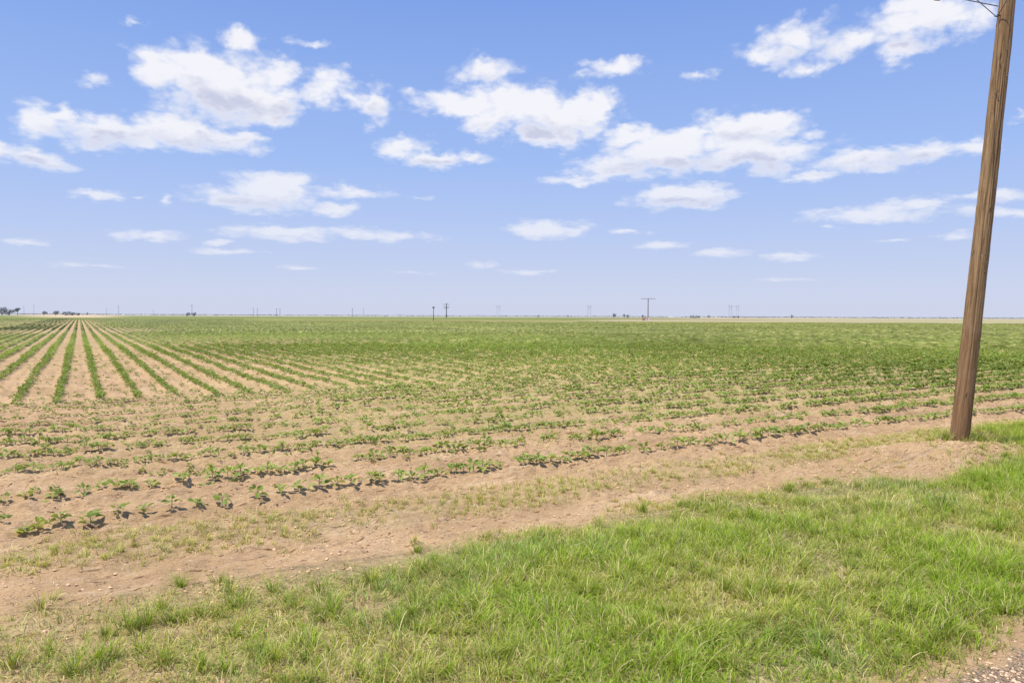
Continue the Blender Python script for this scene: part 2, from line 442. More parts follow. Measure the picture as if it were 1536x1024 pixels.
# bring blades together into tufts
wx = (fbm(x, y, .35, 11, 2) - .5) * .5; wy = (fbm(x, y, .35, 12, 2) - .5) * .5
tg = np.where(rng.random(NB) < .5, .11, .21); cxg = np.floor((x + wx) / tg) + np.where(tg > .15, 1000, 0); cyg = np.floor((y + wy) / tg)
tx = (cxg - np.where(tg > .15, 1000, 0) + _hash(cxg, cyg, 5)) * tg - wx; ty = (cyg + _hash(cxg, cyg, 6)) * tg - wy
pull = .10 + .45 * _hash(cxg, cyg, 7) ** 2
x = x + (tx - x) * pull; y = y + (ty - y) * pull; u, v = uv(x, y)
keep = in_view(x, y) & (rng.random(NB) < verge_density(u, v) * .62 * (.35 + .65 * _hash(cxg, cyg, 8)) * np.clip(9.0 / np.maximum(dist, 6), .4, 1))
x, y, u, v = x[keep], y[keep], u[keep], v[keep]; n = len(x); tx, ty = tx[keep], ty[keep]; cxg, cyg = cxg[keep], cyg[keep]
den = verge_density(u, v)
lushn = fbm(x, y, 1.6, 101, 3); lush = sst(.29, .66, lushn * .6 + .4 * fbm(x, y, .45, 105, 3) + .14 * sst(1.0, 4, u) - .07 - .16 * sst(3.9, 5.0, v) * (1 - sst(6, 9, u))) 
hz = (.062 + .052 * lush) * (.5 + .85 * rng.random(n)) * (.55 + .45 * den) * (.7 + .6 * _hash(cxg, cyg, 9))
hz = hz * (1 + .9 * (rng.random(n) < .04))
az = np.arctan2(y - ty, x - tx) + rng.normal(0, .7, n)
straw = .14 + .26 * (1 - lush) + .15 * (1 - sst(.5, 3, u))
col = grass_cols(n, np.clip(lush + rng.normal(0, .25, n), 0, 1), straw, .08 + .55 * sst(.50, .66, fbm(x, y, .8, 111, 3)))
z = ground_h(u, v) - .008
# larger splayed tufts standing out of the turf
tpx = [(275, 935), (300, 925), (330, 930), (75, 985), (150, 1000), (210, 985), (430, 905), (20, 1005), (250, 1005), (110, 1018), (480, 895), (560, 880), (640, 860), (350, 960), (390, 1000), (300, 1010), (160, 960), (700, 835), (800, 815), (900, 790), (1180, 735), (1240, 725), (500, 930), (450, 975)]
tc = [uv(*at(a, b, .03)[:2]) for a, b in tpx]
tu = np.concatenate([[a[0] for a in tc], rng.uniform(-1, 14, 900)]); tv = np.concatenate([[a[1] for a in tc], rng.uniform(2.2, 5.3, 900)])
kt = (np.arange(len(tu)) < len(tc)) | (rng.random(len(tu)) < verge_density(tu, tv) * .8); tu, tv = tu[kt], tv[kt]
nbt = 70; cu_ = np.repeat(tu, nbt); cv_ = np.repeat(tv, nbt); m2 = len(cu_)
ra = np.abs(rng.normal(0, .035, m2)); aa = rng.uniform(0, 6.28, m2); bx_, by_ = xy(cu_, cv_); bx_ = bx_ + np.cos(aa) * ra; by_ = by_ + np.sin(aa) * ra; bu, bv = uv(bx_, by_)
sz_ = np.repeat(rng.uniform(.75, 1.25, len(tu)), nbt); lu_ = np.repeat(rng.uniform(.2, 1.1, len(tu)), nbt)
parts.append(blades(bx_, by_, ground_h(bu, bv) - .006, rng.uniform(.06, .17, m2) * sz_, rng.uniform(.0028, .0050, m2), aa + rng.normal(0, .35, m2), .10 + ra * 9 * rng.uniform(.6, 1.4, m2), rng.uniform(.4, 1.9, m2), grass_cols(m2, np.clip(lu_ + rng.normal(0, .2, m2), 0, 1), np.full(m2, .10)) * .92, 6))
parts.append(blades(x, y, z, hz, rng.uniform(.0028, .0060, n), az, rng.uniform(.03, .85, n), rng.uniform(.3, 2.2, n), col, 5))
print('verge blades', n)
V_, F_, C_ = build_blades('verge', parts)
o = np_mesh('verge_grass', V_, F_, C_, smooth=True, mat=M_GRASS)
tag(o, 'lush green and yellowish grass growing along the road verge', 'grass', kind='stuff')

# low weedy strip between two bare tracks, and scattered tufts on the bare soil
parts = []
NB = 800000
u = rng.uniform(-12, 30, NB); v = rng.uniform(4.6, 8.2, NB); x, y = xy(u, v)
tg = .12; cxg = np.floor(x / tg); cyg = np.floor(y / tg)
tx = (cxg + _hash(cxg, cyg, 15)) * tg; ty = (cyg + _hash(cxg, cyg, 16)) * tg
pull = .25 + .45 * _hash(cxg, cyg, 17); x = x + (tx - x) * pull; y = y + (ty - y) * pull; u, v = uv(x, y)
e = (fbm(x, y, .8, 131, 4) - .5)
mid = 6.38 + e * .5
strip = np.exp(-((v - mid) / .40) ** 4) * (.25 + .75 * sst(.26, .46, fbm(x, y, .7, 141, 3))) * .9
sc = (_hash(cxg, cyg, 18) > .965) * .5 * (v < 7.0)
beyond = sst(PU + .5, PU + 1.1, u) * sst(4.6, 4.9, v) * (1 - sst(6.0, 6.7, v + e)) * sst(.30, .45, fbm(x, y, 1.0, 151, 3)) * 1.5
aroundp = np.exp(-(((u - PU - .25) / .42) ** 2 + ((v - PV) / .30) ** 2)) * 2.2 * (_hash(cxg, cyg, 19) > .3)
moundt = (np.exp(-(((u - PU) / 1.9) ** 2 + ((v - PV) / 1.0) ** 2)) * (_hash(cxg, cyg, 20) > .86)) * .9
dn = np.maximum.reduce([strip * (.25 + .75 * (_hash(cxg, cyg, 21) > .35)), sc, beyond, aroundp, moundt])
keep = in_view(x, y) & (rng.random(NB) < dn * 1.0)
x, y, u, v, dn, by, ap = x[keep], y[keep], u[keep], v[keep], dn[keep], beyond[keep], aroundp[keep]; tx, ty = tx[keep], ty[keep]
n = len(x); big = np.clip(by + ap, 0, 1)
hz = (.035 + .06 * rng.random(n)) * (1 + 1.0 * big + .6 * np.clip(ap, 0, 1))
col = grass_cols(n, np.clip(.35 + .3 * big + rng.normal(0, .2, n), 0, 1), .50 - .42 * big) * np.where(ap > .5, .6, 1)[:, None]
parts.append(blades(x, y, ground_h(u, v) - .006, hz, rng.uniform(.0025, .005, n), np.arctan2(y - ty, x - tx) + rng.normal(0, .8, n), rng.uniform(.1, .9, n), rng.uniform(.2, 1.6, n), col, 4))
NF = 150000
uf = rng.uniform(-6, 40, NF); vf = rng.uniform(8.3, 30, NF); xf, yf = xy(uf, vf)
kf = in_view(xf, yf, 1.1, 1) & (rng.random(NF) < sst(-6, 4, uf - .3 * vf) * (.25 + .75 * sst(.42, .58, fbm(uf * .4, vf, .6, 161, 3))))
xf, yf, uf, vf = xf[kf], yf[kf], uf[kf], vf[kf]; nf = len(xf)
parts.append(blades(xf, yf, ground_h(uf, vf) - .004, rng.uniform(.025, .07, nf), rng.uniform(.006, .014, nf), rng.uniform(0, 6.28, nf), rng.uniform(.2, 1.2, nf), rng.uniform(.1, .9, nf), grass_cols(nf, rng.uniform(.1, .8, nf), np.full(nf, .25)), 2))
V_, F_, C_ = build_blades('weeds', parts)
o = np_mesh('weed_strip', V_, F_, C_, smooth=True, mat=M_GRASS)
tag(o, 'sparse yellowish weeds in a strip between two bare dirt tracks', 'weeds', kind='stuff')

# dry straw lying on the soil
NS = 9000
u = rng.uniform(-10, 24, NS); v = rng.uniform(2.3, 9.0, NS); x, y = xy(u, v)
keep = in_view(x, y) & (rng.random(NS) < .25 + .6 * np.exp(-((v - 5.9) / 1.0) ** 2)); x, y, u, v = x[keep], y[keep], u[keep], v[keep]; n = len(x)
c = STRW * (.8 + .55 * rng.random(n))[:, None]
V_, F_, C_ = blades(x, y, ground_h(u, v) + .004, rng.uniform(.03, .12, n), rng.uniform(.002, .004, n), rng.uniform(0, 6.28, n), rng.uniform(1.2, 1.55, n), rng.uniform(-.2, .35, n), c, 3)
o = np_mesh('straw_litter', V_, F_, C_, mat=M_STRAW)
tag(o, 'dry straw stalks lying scattered over the bare dirt', 'straw', kind='stuff')

# ---------------------------------------------------------------- clods and gravel
ICO_V = []; ICO_F = []
def _ico():
    p = (1 + 5 ** .5) / 2
    v = np.array([(-1, p, 0), (1, p, 0), (-1, -p, 0), (1, -p, 0), (0, -1, p), (0, 1, p), (0, -1, -p), (0, 1, -p), (p, 0, -1), (p, 0, 1), (-p, 0, -1), (-p, 0, 1)], float)
    v /= np.linalg.norm(v[0])
    f = np.array([(0, 11, 5), (0, 5, 1), (0, 1, 7), (0, 7, 10), (0, 10, 11), (1, 5, 9), (5, 11, 4), (11, 10, 2), (10, 7, 6), (7, 1, 8), (3, 9, 4), (3, 4, 2), (3, 2, 6), (3, 6, 8), (3, 8, 9), (4, 9, 5), (2, 4, 11), (6, 2, 10), (8, 6, 7), (9, 8, 1)])
    return v, f
IV, IF = _ico()
def stones(x, y, z, s, flat, col):
    n = len(x); V = IV[None] * (1 + rng.normal(0, .16, (n, 12, 1)))
    sc = np.stack([s * rng.uniform(.7, 1.4, n), s * rng.uniform(.7, 1.3, n), s * flat], -1)
    V = V * sc[:, None, :]; a = rng.uniform(0, 6.28, n); ca, sa = np.cos(a)[:, None], np.sin(a)[:, None]
    V = np.stack([V[..., 0] * ca - V[..., 1] * sa + x[:, None], V[..., 0] * sa + V[..., 1] * ca + y[:, None], V[..., 2] + z[:, None]], -1)
    Fc = (IF[None] + (np.arange(n) * 12)[:, None, None]).reshape(-1, 3)
    return V.reshape(-1, 3), Fc, np.repeat(col, 12, 0)
NC = 230000
u = rng.uniform(-14, 28, NC); v = rng.uniform(4.6, 17.5, NC); x, y = xy(u, v)
s = .003 + .012 * rng.random(NC) ** 5
s = s * (1 + .7 * np.exp(-(((u - PU) / 1.8) ** 2 + ((v - PV) / 1.) ** 2)))
keep = in_view(x, y) & (fbm(x, y, .5, 171, 3) > .44) & (rng.random(NC) < np.clip(9 / np.hypot(x, y), .2, 1)) ; x, y, u, v, s = x[keep], y[keep], u[keep], v[keep], s[keep]; n = len(x)
V_, F_, C_ = stones(x, y, ground_h(u, v) + s * .25, s, .6, np.array([.66, .44, .26]) * (.55 + .75 * rng.random(n))[:, None])
o = np_mesh('soil_clods', V_, F_, C_, mat=M_PEB); tag(o, 'small crumbly clods of light brown soil scattered over the bare ground', 'soil clods', kind='stuff')
NG = 34000
u = rng.uniform(.6, 9, NG); v = rng.uniform(1.0, 2.75, NG); x, y = xy(u, v)
keep = in_view(x, y) & (rng.random(NG) < 1 - sst(1.75, 2.2, v)); x, y, u, v = x[keep], y[keep], u[keep], v[keep]; n = len(x)
s = .0035 + .009 * rng.random(n) ** 2.5
gcol = np.array([.86, .60, .38])[None] * (.65 + .6 * rng.random(n))[:, None]; gcol = gcol * np.where(rng.random(n) < .3, .8, 1)[:, None]
V_, F_, C_ = stones(x, y, ground_h(u, v) + s * .25, s, .7, gcol)
o = np_mesh('road_gravel', V_, F_, C_, mat=M_PEB); tag(o, 'pale pinkish gravel at the edge of the road', 'gravel', kind='stuff')

# ---------------------------------------------------------------- cotton plants
def leaf_geo(L, W, fold, droop, segs=4):
    """heart shaped leaf folded along its midrib, base at origin, pointing +x; returns verts, tris"""
    t = np.linspace(0, 1, segs + 1)
    wprof = np.interp(t, [0, .12, .35, .65, .88, 1], [.30, .82, 1.0, .72, .30, .02]) * W * .5
    back = np.interp(t, [0, .15, .4, 1], [-.16, -.06, 0, 0]) * L
    zc = -droop * (t ** 2) * L
    mid = np.stack([t * L, 0 * t, zc], -1)
    lf = np.stack([t * L + back, wprof * math.cos(fold), zc + wprof * math.sin(fold)], -1)
    rt = np.stack([t * L + back, -wprof * math.cos(fold), zc + wprof * math.sin(fold)], -1)
    V = np.concatenate([mid, lf, rt]); k = segs + 1; Fq = []
    for i in range(segs):
        Fq.append((i, i + 1, k + i + 1, k + i)); Fq.append((i, 2 * k + i, 2 * k + i + 1, i + 1))
    return V, np.array(Fq)
def rot(az, el, roll):
    ca, sa = math.cos(az), math.sin(az); ce, se = math.cos(el), math.sin(el); cr, sr = math.cos(roll), math.sin(roll)
    Rz = np.array([[ca, -sa, 0], [sa, ca, 0], [0, 0, 1]]); Ry = np.array([[ce, 0, -se], [0, 1, 0], [se, 0, ce]]); Rx = np.array([[1, 0, 0], [0, cr, -sr], [0, sr, cr]])
    return Rz @ Ry @ Rx
LEAFG = np.array([.26, .36, .065]); LEAFL = np.array([.44, .50, .15]); LEAFD = np.array([.18, .27, .048]); LEAFY = np.array([.30, .36, .10])
def plant_geo(rs, size=1.0, segs=4, nl=None, petioles=True):
    """returns leaf (V,F,C) and stem tubes list"""
    H = size * rs.uniform(.05, .095); nl = nl or rs.integers(8, 13)
    V = []; Fc = []; C = []; off = 0; tubes = [((0, 0, -.02), (rs.normal(0, .006), rs.normal(0, .006), H), .0035 * size, .002 * size)]
    az0 = rs.uniform(0, 6.28)
    for i in range(nl):
        f = (i + .5) / nl; az = az0 + i * 2.4 + rs.normal(0, .35)
        zb = H * (.12 + .88 * f); pl = size * rs.uniform(.03, .075) * (1.2 - .65 * f)
        pe = rs.uniform(.25, .75) + .5 * f
        tip = np.array([math.cos(az) * math.cos(pe) * pl, math.sin(az) * math.cos(pe) * pl, zb + math.sin(pe) * pl])
        tubes.append(((0, 0, zb), tuple(tip), .0016 * size, .0012 * size))
        L = size * rs.uniform(.05, .082) * (1.08 - .45 * f ** 2); W = L * rs.uniform(.80, 1.02)
        lv, lf = leaf_geo(L, W, rs.uniform(.15, .65), rs.uniform(.0, .5), segs)
        lv = lv @ rot(az + rs.normal(0, .4), rs.uniform(-.25, .85) * (1 if f < .7 else 1.2), rs.normal(0, .4)).T + tip
        r = rs.random(); c = LEAFG * (1 - r) + (LEAFL if rs.random() < .55 else LEAFD) * r
        if rs.random() < .05: c = LEAFY
        k = segs + 1; cc = np.repeat(c[None], len(lv), 0); cc[:k] = cc[:k] * .8 + np.array([.12, .16, .06]) * .35
        V.append(lv); Fc.append(lf + off); C.append(cc); off += len(lv)
    return np.concatenate(V), np.concatenate(Fc), np.concatenate(C), tubes

# collect every plant position of the crop
pts = []   # (u, v, size, row)
for r, rv in enumerate(ROWS_V):
    base = -16.0; uu = base
    while uu < 70:
        uu += rng.uniform(.07, .14) if r < 2 else rng.uniform(.06, .11)
        if rng.random() < .05: uu += rng.uniform(.10, .28)
        vw = rv + (vnoise(np.array([uu / 2.5]), np.array([r * 9.0]), 3)[0] - .5) * .06 + rng.normal(0, .022)
        pts.append((uu, vw, rng.uniform(.62, 1.12) * (1 + .18 * min(1, max(0, (uu - 1) / 4))), r))
# the plants of the two nearest rows nearest the camera stand where the photograph shows them
first = [(33, 806), (55, 802), (90, 789), (136, 790), (178, 777), (217, 773), (260, 767), (299, 762), (336, 757), (390, 753), (424, 746), (450, 742), (482, 737), (510, 735), (530, 732), (560, 728), (572, 727), (600, 723), (622, 722), (640, 719), (660, 717)]
second = [(5, 755), (37, 752), (86, 748), (126, 744), (178, 739), (196, 737), (229, 733), (278, 727), (322, 722), (345, 720), (365, 718), (390, 714), (404, 712), (424, 709), (446, 708), (458, 706), (476, 703), (495, 702)]
fixed = []
for r, lst in ((0, first), (1, second)):
    uvs = [uv(*at(px, py, .05)[:2]) for px, py in lst]; lo = min(a[0] for a in uvs) - .1; hi = max(a[0] for a in uvs) + .1
    pts = [p for p in pts if not (p[3] == r and lo < p[0] < hi)]
    fixed += [(a, b * .5 + ROWS_V[r] * .5, rng.uniform(.9, 1.2), r) for a, b in uvs]
pts += fixed
P = np.array(pts)
px_, py_ = xy(P[:, 0], P[:, 1])
vis = (np.abs(px_) < py_ * .686 - .02) & (py_ > 0)
order = np.argsort(np.where(vis, py_, 1e9))
hero = order[:296]
hero_set = np.zeros(len(P), bool); hero_set[hero] = True

# hero plants: individuals, each Empty > stem, foliage
variants = []
for k in range(14):
    rs = np.random.default_rng(100 + k)
    lv, lf, lc, tb = plant_geo(rs, 1.0, 4)
    fo = np_mesh('foliage', lv, lf, lc, smooth=False, mat=M_LEAF, link=False).data
    mb = MB()
    for p0, p1, a, b in tb: mb.tube(p0, p1, a, b, 5, False)
    me = bpy.data.meshes.new('stem'); me.from_pydata(mb.v, [], mb.f); me.materials.append(M_STEM); me.update()
    variants.append((fo, me))
ordn = ['first', 'second', 'third', 'fourth', 'fifth', 'sixth', 'seventh', 'eighth', 'ninth', 'tenth', 'eleventh', 'twelfth', 'thirteenth', 'fourteenth', 'fifteenth', 'sixteenth', 'seventeenth', 'eighteenth']
rown = ['nearest', 'second nearest', 'third nearest', 'fourth nearest', 'fifth nearest', 'sixth nearest', 'seventh nearest', 'eighth nearest', 'ninth nearest', 'tenth nearest']
rank = {}
for r in range(len(ROWS_V)):
    ids = [i for i in hero if int(P[i, 3]) == r]; ids.sort(key=lambda i: px_[i] / py_[i])
    for q, i in enumerate(ids): rank[i] = q
for j, i in enumerate(sorted(hero, key=lambda i: (P[i, 3], rank[i]))):
    uu, vv, sz, r = P[i]; r = int(r)
    zz = float(ground_h(np.array([uu]), np.array([vv]))[0])
    root = empty('cotton_plant', (px_[i], py_[i], zz), random.uniform(0, 6.28)); s = sz * (.88 if r < 2 else .78); root.scale = (s, s, s * random.uniform(.9, 1.15))
    fo, st = variants[random.randrange(14)]
    for nm, me in (('foliage', fo), ('stem', st)):
        ch = bpy.data.objects.new(nm, me); COL.objects.link(ch); ch.parent = root
    q = rank[i]
    if q < len(ordn):
        lab = 'young green cotton plant, %s from the left in the %s crop row' % (ordn[q], rown[r]); grp = 'cotton plants in the nearest crop rows'
    else:
        lab = 'young green cotton plant farther right along the %s crop row' % rown[r]; grp = 'cotton plants farther right in the %s crop row' % rown[r]
    tag(root, lab, 'cotton plant', grp)

# the rest of the crop: one mass of plants
def scatter_variants(nv_, segs, nl, seed, size=1.0):
    out = []
    for k in range(nv_):
        rs = np.random.default_rng(seed + k); lv, lf, lc, _ = plant_geo(rs, size, segs, nl); out.append((lv, lf, lc))
    return out
def scatter(x, y, z, s, var, tintmul=None):
    n = len(x); which = rng.integers(0, len(var), n); V = []; Fc = []; C = []; off = 0
    for k, (lv, lf, lc) in enumerate(var):
        id_ = np.nonzero(which == k)[0]
        if not len(id_): continue
        a = rng.uniform(0, 6.28, len(id_)); ca, sa = np.cos(a)[:, None], np.sin(a)[:, None]; ss = s[id_][:, None]
        X = (lv[None, :, 0] * ca - lv[None, :, 1] * sa) * ss + x[id_][:, None]; Y = (lv[None, :, 0] * sa + lv[None, :, 1] * ca) * ss + y[id_][:, None]
        Z = lv[None, :, 2] * ss + z[id_][:, None]
        vv = np.stack([X, Y, Z], -1).reshape(-1, 3); ff = (lf[None] + (np.arange(len(id_)) * len(lv))[:, None, None]).reshape(-1, lf.shape[1]) + off
        b = (.78 + .44 * rng.random(len(id_)))
        if tintmul is not None: b = b * tintmul[id_]
        cc = (lc[None] * b[:, None, None]).reshape(-1, 3)
        V.append(vv); Fc.append(ff); C.append(cc); off += len(vv)
    return np.concatenate(V), np.concatenate(Fc), np.concatenate(C)
allp = []
rest = (~hero_set) & in_view(px_, py_, 1.2, 1.5)
allp.append(np.stack([P[rest, 0], P[rest, 1], P[rest, 2] * (.80 + .16 * sst(1, 6, P[rest, 0]))], -1))
# cross rows
VMAX = 110.0
krow = np.arange(int((-140 - RU0) / RUS), int((230 - RU0) / RUS))
for k in krow:
    ur = RU0 + k * RUS
    # part of this row that lies inside the view
    vsn = np.linspace(FIELD_V, VMAX, 120); xs, ys = xy(ur, vsn); ok = in_view(xs, ys, 1.12, 1.5) & (np.hypot(xs, ys) < 74)
    if not ok.any(): continue
    v0, v1 = max(FIELD_V + rng.uniform(0, .25), vsn[ok].min() - 1.3), vsn[ok].max() + 1.3
    # spacing grows with distance, plants grow into longer clumps
    vv = []; cv = v0
    d0 = math.hypot(*xy(ur, v0))
    while cv < v1:
        xx_, yy_ = xy(ur, cv); d = math.hypot(xx_, yy_)
        st = .115 if d < 30 else (.15 if d < 50 else .20)
        cv += st * random.uniform(.7, 1.3)
        if random.random() < .03: cv += .3
        vv.append(cv)
    vv = np.array(vv); 
    allp.append(np.stack([ur + rng.normal(0, .025, len(vv)) + (vnoise(vv / 9, vv * 0 + k, 2) - .5) * .06, vv, rng.uniform(.75, 1.15, len(vv))], -1))
# self sown seedlings between the rows
ue = rng.uniform(-30, 60, 26000); ve = rng.uniform(8.2, 46, 26000); xe, ye = xy(ue, ve)
ke = in_view(xe, ye, 1.12, 1.5) & (rng.random(26000) < sst(-10, 3, ue - .35 * (ve - 17)) * .85)
allp.append(np.stack([ue[ke], ve[ke], rng.uniform(.4, .8, ke.sum())], -1))
A = np.concatenate(allp)
ax_, ay_ = xy(A[:, 0], A[:, 1]); D = np.hypot(ax_, ay_)
pn = fbm(ax_ * .6, ay_ * .6, 9, 201, 4); keepp = (rng.random(len(A)) < np.where(D < 18, 1, .86 + .2 * sst(.34, .52, pn)))
keepp |= (D < 22)
A, ax_, ay_, D, pn = A[keepp], ax_[keepp], ay_[keepp], D[keepp], pn[keepp]
A[:, 2] *= .80 + .70 * sst(14, 42, D + .30 * ax_)
Z = ground_h(A[:, 0], A[:, 1])
tm = .85 + .5 * (fbm(ax_, ay_, 12, 211, 3) - .5) + .25 * sst(20, 60, D) * 0
Vs = []; Fs = []; Cs = []; off = 0
for lo, hi, segs, nl, k, size in ((0, 24, 3, None, 10, 1.0), (24, 45, 2, 8, 8, 1.08), (45, 400, 1, 7, 6, 1.2)):
    mk = (D >= lo) & (D < hi)
    print('crop', lo, mk.sum())
    if not mk.any(): continue
    a, b, c = scatter(ax_[mk], ay_[mk], Z[mk], A[mk, 2], scatter_variants(k, segs, nl, 300 + int(lo), size), tm[mk])
    Vs.append(a); Fs.append(b + off); Cs.append(c); off += len(a)
# far rows: each row a low ragged ridge of foliage, still real height so that it hides the soil behind it
for k in np.arange(int((-190 - RU0) / RUS), int((330 - RU0) / RUS)):
    ur = RU0 + k * RUS
    vv = np.concatenate([np.arange(FIELD_V + random.random() * .3, 150, .30), np.arange(150, 330, .6)])
    xs, ys = xy(ur, vv); d = np.hypot(xs, ys)
    ok = in_view(xs, ys, 1.1, 3) & (d > 52 + rng.uniform(-9, 9, len(vv))) & ((ys < 231) | (xs < -.36 * ys)) & (d < 330)
    if ok.sum() < 3: continue
    vv, xs, ys, d = vv[ok], xs[ok], ys[ok], d[ok]; m_ = len(vv)
    gp = fbm(xs * .6, ys * .6, 9, 201, 3)
    hh_ = rng.uniform(.07, .20, m_) * (.55 + .7 * sst(.34, .52, gp)); hh_ = hh_ * (.55 if ur < -8 else 1.0); wd_ = rng.uniform(.11, .23, m_); jj = rng.normal(0, .03, m_)  # left rows made lower so their shaded flanks look less dark
    L_x, L_y = xs - CT * (wd_ - jj), ys - ST * (wd_ - jj); R_x, R_y = xs + CT * (wd_ + jj), ys + ST * (wd_ + jj)
    lean_ = rng.normal(0, .05, m_); Tx, Ty = xs + CT * lean_, ys + ST * lean_
    z0_ = np.full(m_, -.02)
    Vv = np.stack([np.stack([L_x, L_y, z0_], -1), np.stack([Tx, Ty, hh_], -1), np.stack([R_x, R_y, z0_], -1)], 1).reshape(-1, 3)
    q0 = np.arange(m_ - 1)[:, None] * 3
    contig = np.abs(np.diff(vv)) < .7
    Fq = np.concatenate([q0 + np.array([[0, 3, 4, 1]]), q0 + np.array([[1, 4, 5, 2]])])[np.concatenate([contig, contig])]
    bb = (.55 + .9 * rng.random(m_)) * (.85 + .5 * (fbm(xs, ys, 12, 211, 3) - .5)); cb = np.where((rng.random(m_) < .4)[:, None], LEAFL, LEAFG) * bb[:, None]
    cb = cb * (.98, .85, .95) * (1.35 if ur < -8 else 1.0)  # left rows painted brighter to offset their shaded sides
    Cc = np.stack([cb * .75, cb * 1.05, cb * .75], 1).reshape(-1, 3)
    Vs.append(Vv); Fs.append(Fq + off); Cs.append(Cc); off += len(Vv)
o = np_mesh('cotton_crop', np.concatenate(Vs), np.concatenate(Fs), np.concatenate(Cs), mat=M_CROP)
tag(o, 'rows of young cotton plants running away to the horizon', 'crop', kind='stuff')
print('crop faces', sum(len(f) for f in Fs))

# ---------------------------------------------------------------- utility pole
PY = float(POLE[1]); gz = float(ground_h(np.array([PU]), np.array([PV]))[0])
b0 = Vector(at_depth(1438, 664, PY)); t0 = Vector(at_depth(1509.4, 0, PY))
axis = (t0 - b0).normalized()
base = b0 + axis * ((gz - .25 - b0.z) / axis.z)
def on_axis(z): return base + axis * ((z - base.z) / axis.z)
PH = 8.6; total = (PH - base.z) / axis.z
root = empty('utility_pole', tuple(on_axis(gz)))
# shaft built in local space whose z runs up the pole
q = Vector((0, 0, 1)).rotation_difference(axis)
nseg, nr = 110, 420
hh = np.linspace(0, total, nr); th = np.linspace(0, 2 * math.pi, nseg, endpoint=False)
Hg, Tg = np.meshgrid(hh, th, indexing='ij')
rad = np.interp(hh, [0, total], [.115, .082])[:, None] * np.ones_like(Tg)
cu = np.cos(Tg) * .13; cv = np.sin(Tg) * .13
grain = fbm(Tg * 9 + 3 * np.sin(Hg * .7), Hg * .55, 1.0, 231, 4) - .5
dark = np.ones_like(rad); rad = rad + grain * .012 + (fbm(Tg * 2, Hg * 2.2, 1.0, 241, 3) - .5) * .012
# drying cracks: narrow long grooves
for k in range(46):
    a0 = random.uniform(0, 6.28); z0 = random.uniform(0, total); ln = random.uniform(.25, 1.3); wdk = random.uniform(.018, .05); dp = random.uniform(.5, 1)
    da = (Tg - a0 - .06 * np.sin(Hg * 2 + k) + math.pi) % (2 * math.pi) - math.pi
    ck = dp * np.exp(-(da / wdk) ** 2) * np.exp(-((Hg - z0) / ln) ** 4); rad = rad - .010 * ck; dark = dark * (1 - .60 * ck)
# knots and chipped scars
for k in range(34):
    a0 = random.uniform(0, 6.28); z0 = random.uniform(.1, total); sa_ = random.uniform(.08, .2)
    da = (Tg - a0 + math.pi) % (2 * math.pi) - math.pi; rr_ = (da / sa_) ** 2 + ((Hg - z0 - da * .15) / (sa_ * .22)) ** 2
    rad = rad + random.choice((-.008, .007)) * np.exp(-rr_); dark = dark * (1 - .62 * np.exp(-rr_ * 1.5))
bow = .02 * np.sin(Hg / total * math.pi)
SX = np.cos(Tg) * rad + bow; SY = np.sin(Tg) * rad
SV = np.stack([SX, SY, Hg], -1).reshape(-1, 3)
ii = np.arange(nr * nseg).reshape(nr, nseg); jn = np.roll(ii, -1, 1)
SF = np.stack([ii[:-1], jn[:-1], jn[1:], ii[1:]], -1).reshape(-1, 4)
SV = np.concatenate([SV, [[0, 0, total + .01]]]); SC = np.concatenate([np.repeat(dark.reshape(-1, 1), 3, 1), [[1, 1, 1]]])
topc = len(SV) - 1; capf = np.stack([ii[-1], jn[-1], np.full(nseg, topc), np.full(nseg, topc)], -1)
shaft = np_mesh('shaft', SV, SF, col=SC, smooth=True, mat=M_POLE, parent=root)
capm = MB(); capm.lathe((0, 0, 0), [(.112, 0), (.09, .015), (.0, .02)], 24); cp = capm.build('top_cap', M_METAL, root)
rl = root.location
shaft.rotation_mode = 'QUATERNION'; shaft.rotation_quaternion = q; shaft.location = base - rl
cp.rotation_mode = 'QUATERNION'; cp.rotation_quaternion = q; cp.location = base + axis * total - rl + Vector((0, 0, 0))
# crossarm square to the line, far end shows at the top edge of the photo
farend = Vector(at_depth(1417.5, -3, 10.95)); armc = on_axis(farend.z + .02)
adir = (farend - armc); adir.z = 0; adir.normalize(); side = Vector((-adir.y, adir.x, 0))
AL = math.hypot(farend.x - armc.x, farend.y - armc.y) + .02
off_ = side * .12
c0 = armc + off_ - rl
am = MB(); am.beam(c0 - adir * AL, c0 + adir * AL, .10, .125, .008); am.build('crossarm', M_WOOD, root)
for sgn in (-1, 1):
    bm_ = MB(); lowp = on_axis(5.70) + off_ * .90 + adir * sgn * .02 - rl; hip = c0 + adir * sgn * .68 + Vector((0, 0, -.05)) + side * .055
    bm_.beam(lowp, hip, .006, .009); bm_.tube(lowp - side * .03, lowp + side * .015, .008, n=8); bm_.tube(hip - side * .07, hip + side * .012, .008, n=6)
    bm_.build('brace', M_WIRE, root)
for a_ in (-AL + .1, -.42, AL - .1):
    im = MB(); p = c0 + adir * a_ + Vector((0, 0, .065))
    im.lathe(p, [(.012, -.02), (.012, .10), (.028, .10), (.055, .115), (.058, .14), (.035, .155), (.05, .165), (.05, .19), (.028, .205), (.032, .235), (.0, .245)], 16)
    im.build('insulator', M_GLASS, root, True)
# nails and staples up the lee side
for k in range(9):
    nm_ = MB(); hz_ = random.uniform(1.2, 5.5); aa = random.uniform(-2.2, -.6); c_ = on_axis(hz_) - rl; d_ = Vector((math.cos(aa), math.sin(aa), 0))
    nm_.tube(c_ + d_ * .09, c_ + d_ * .125, .005, n=6); nm_.build('nail', M_METAL, root)
tag(root, 'tall leaning brown wooden utility pole set in a dirt mound at the verge', 'utility pole')
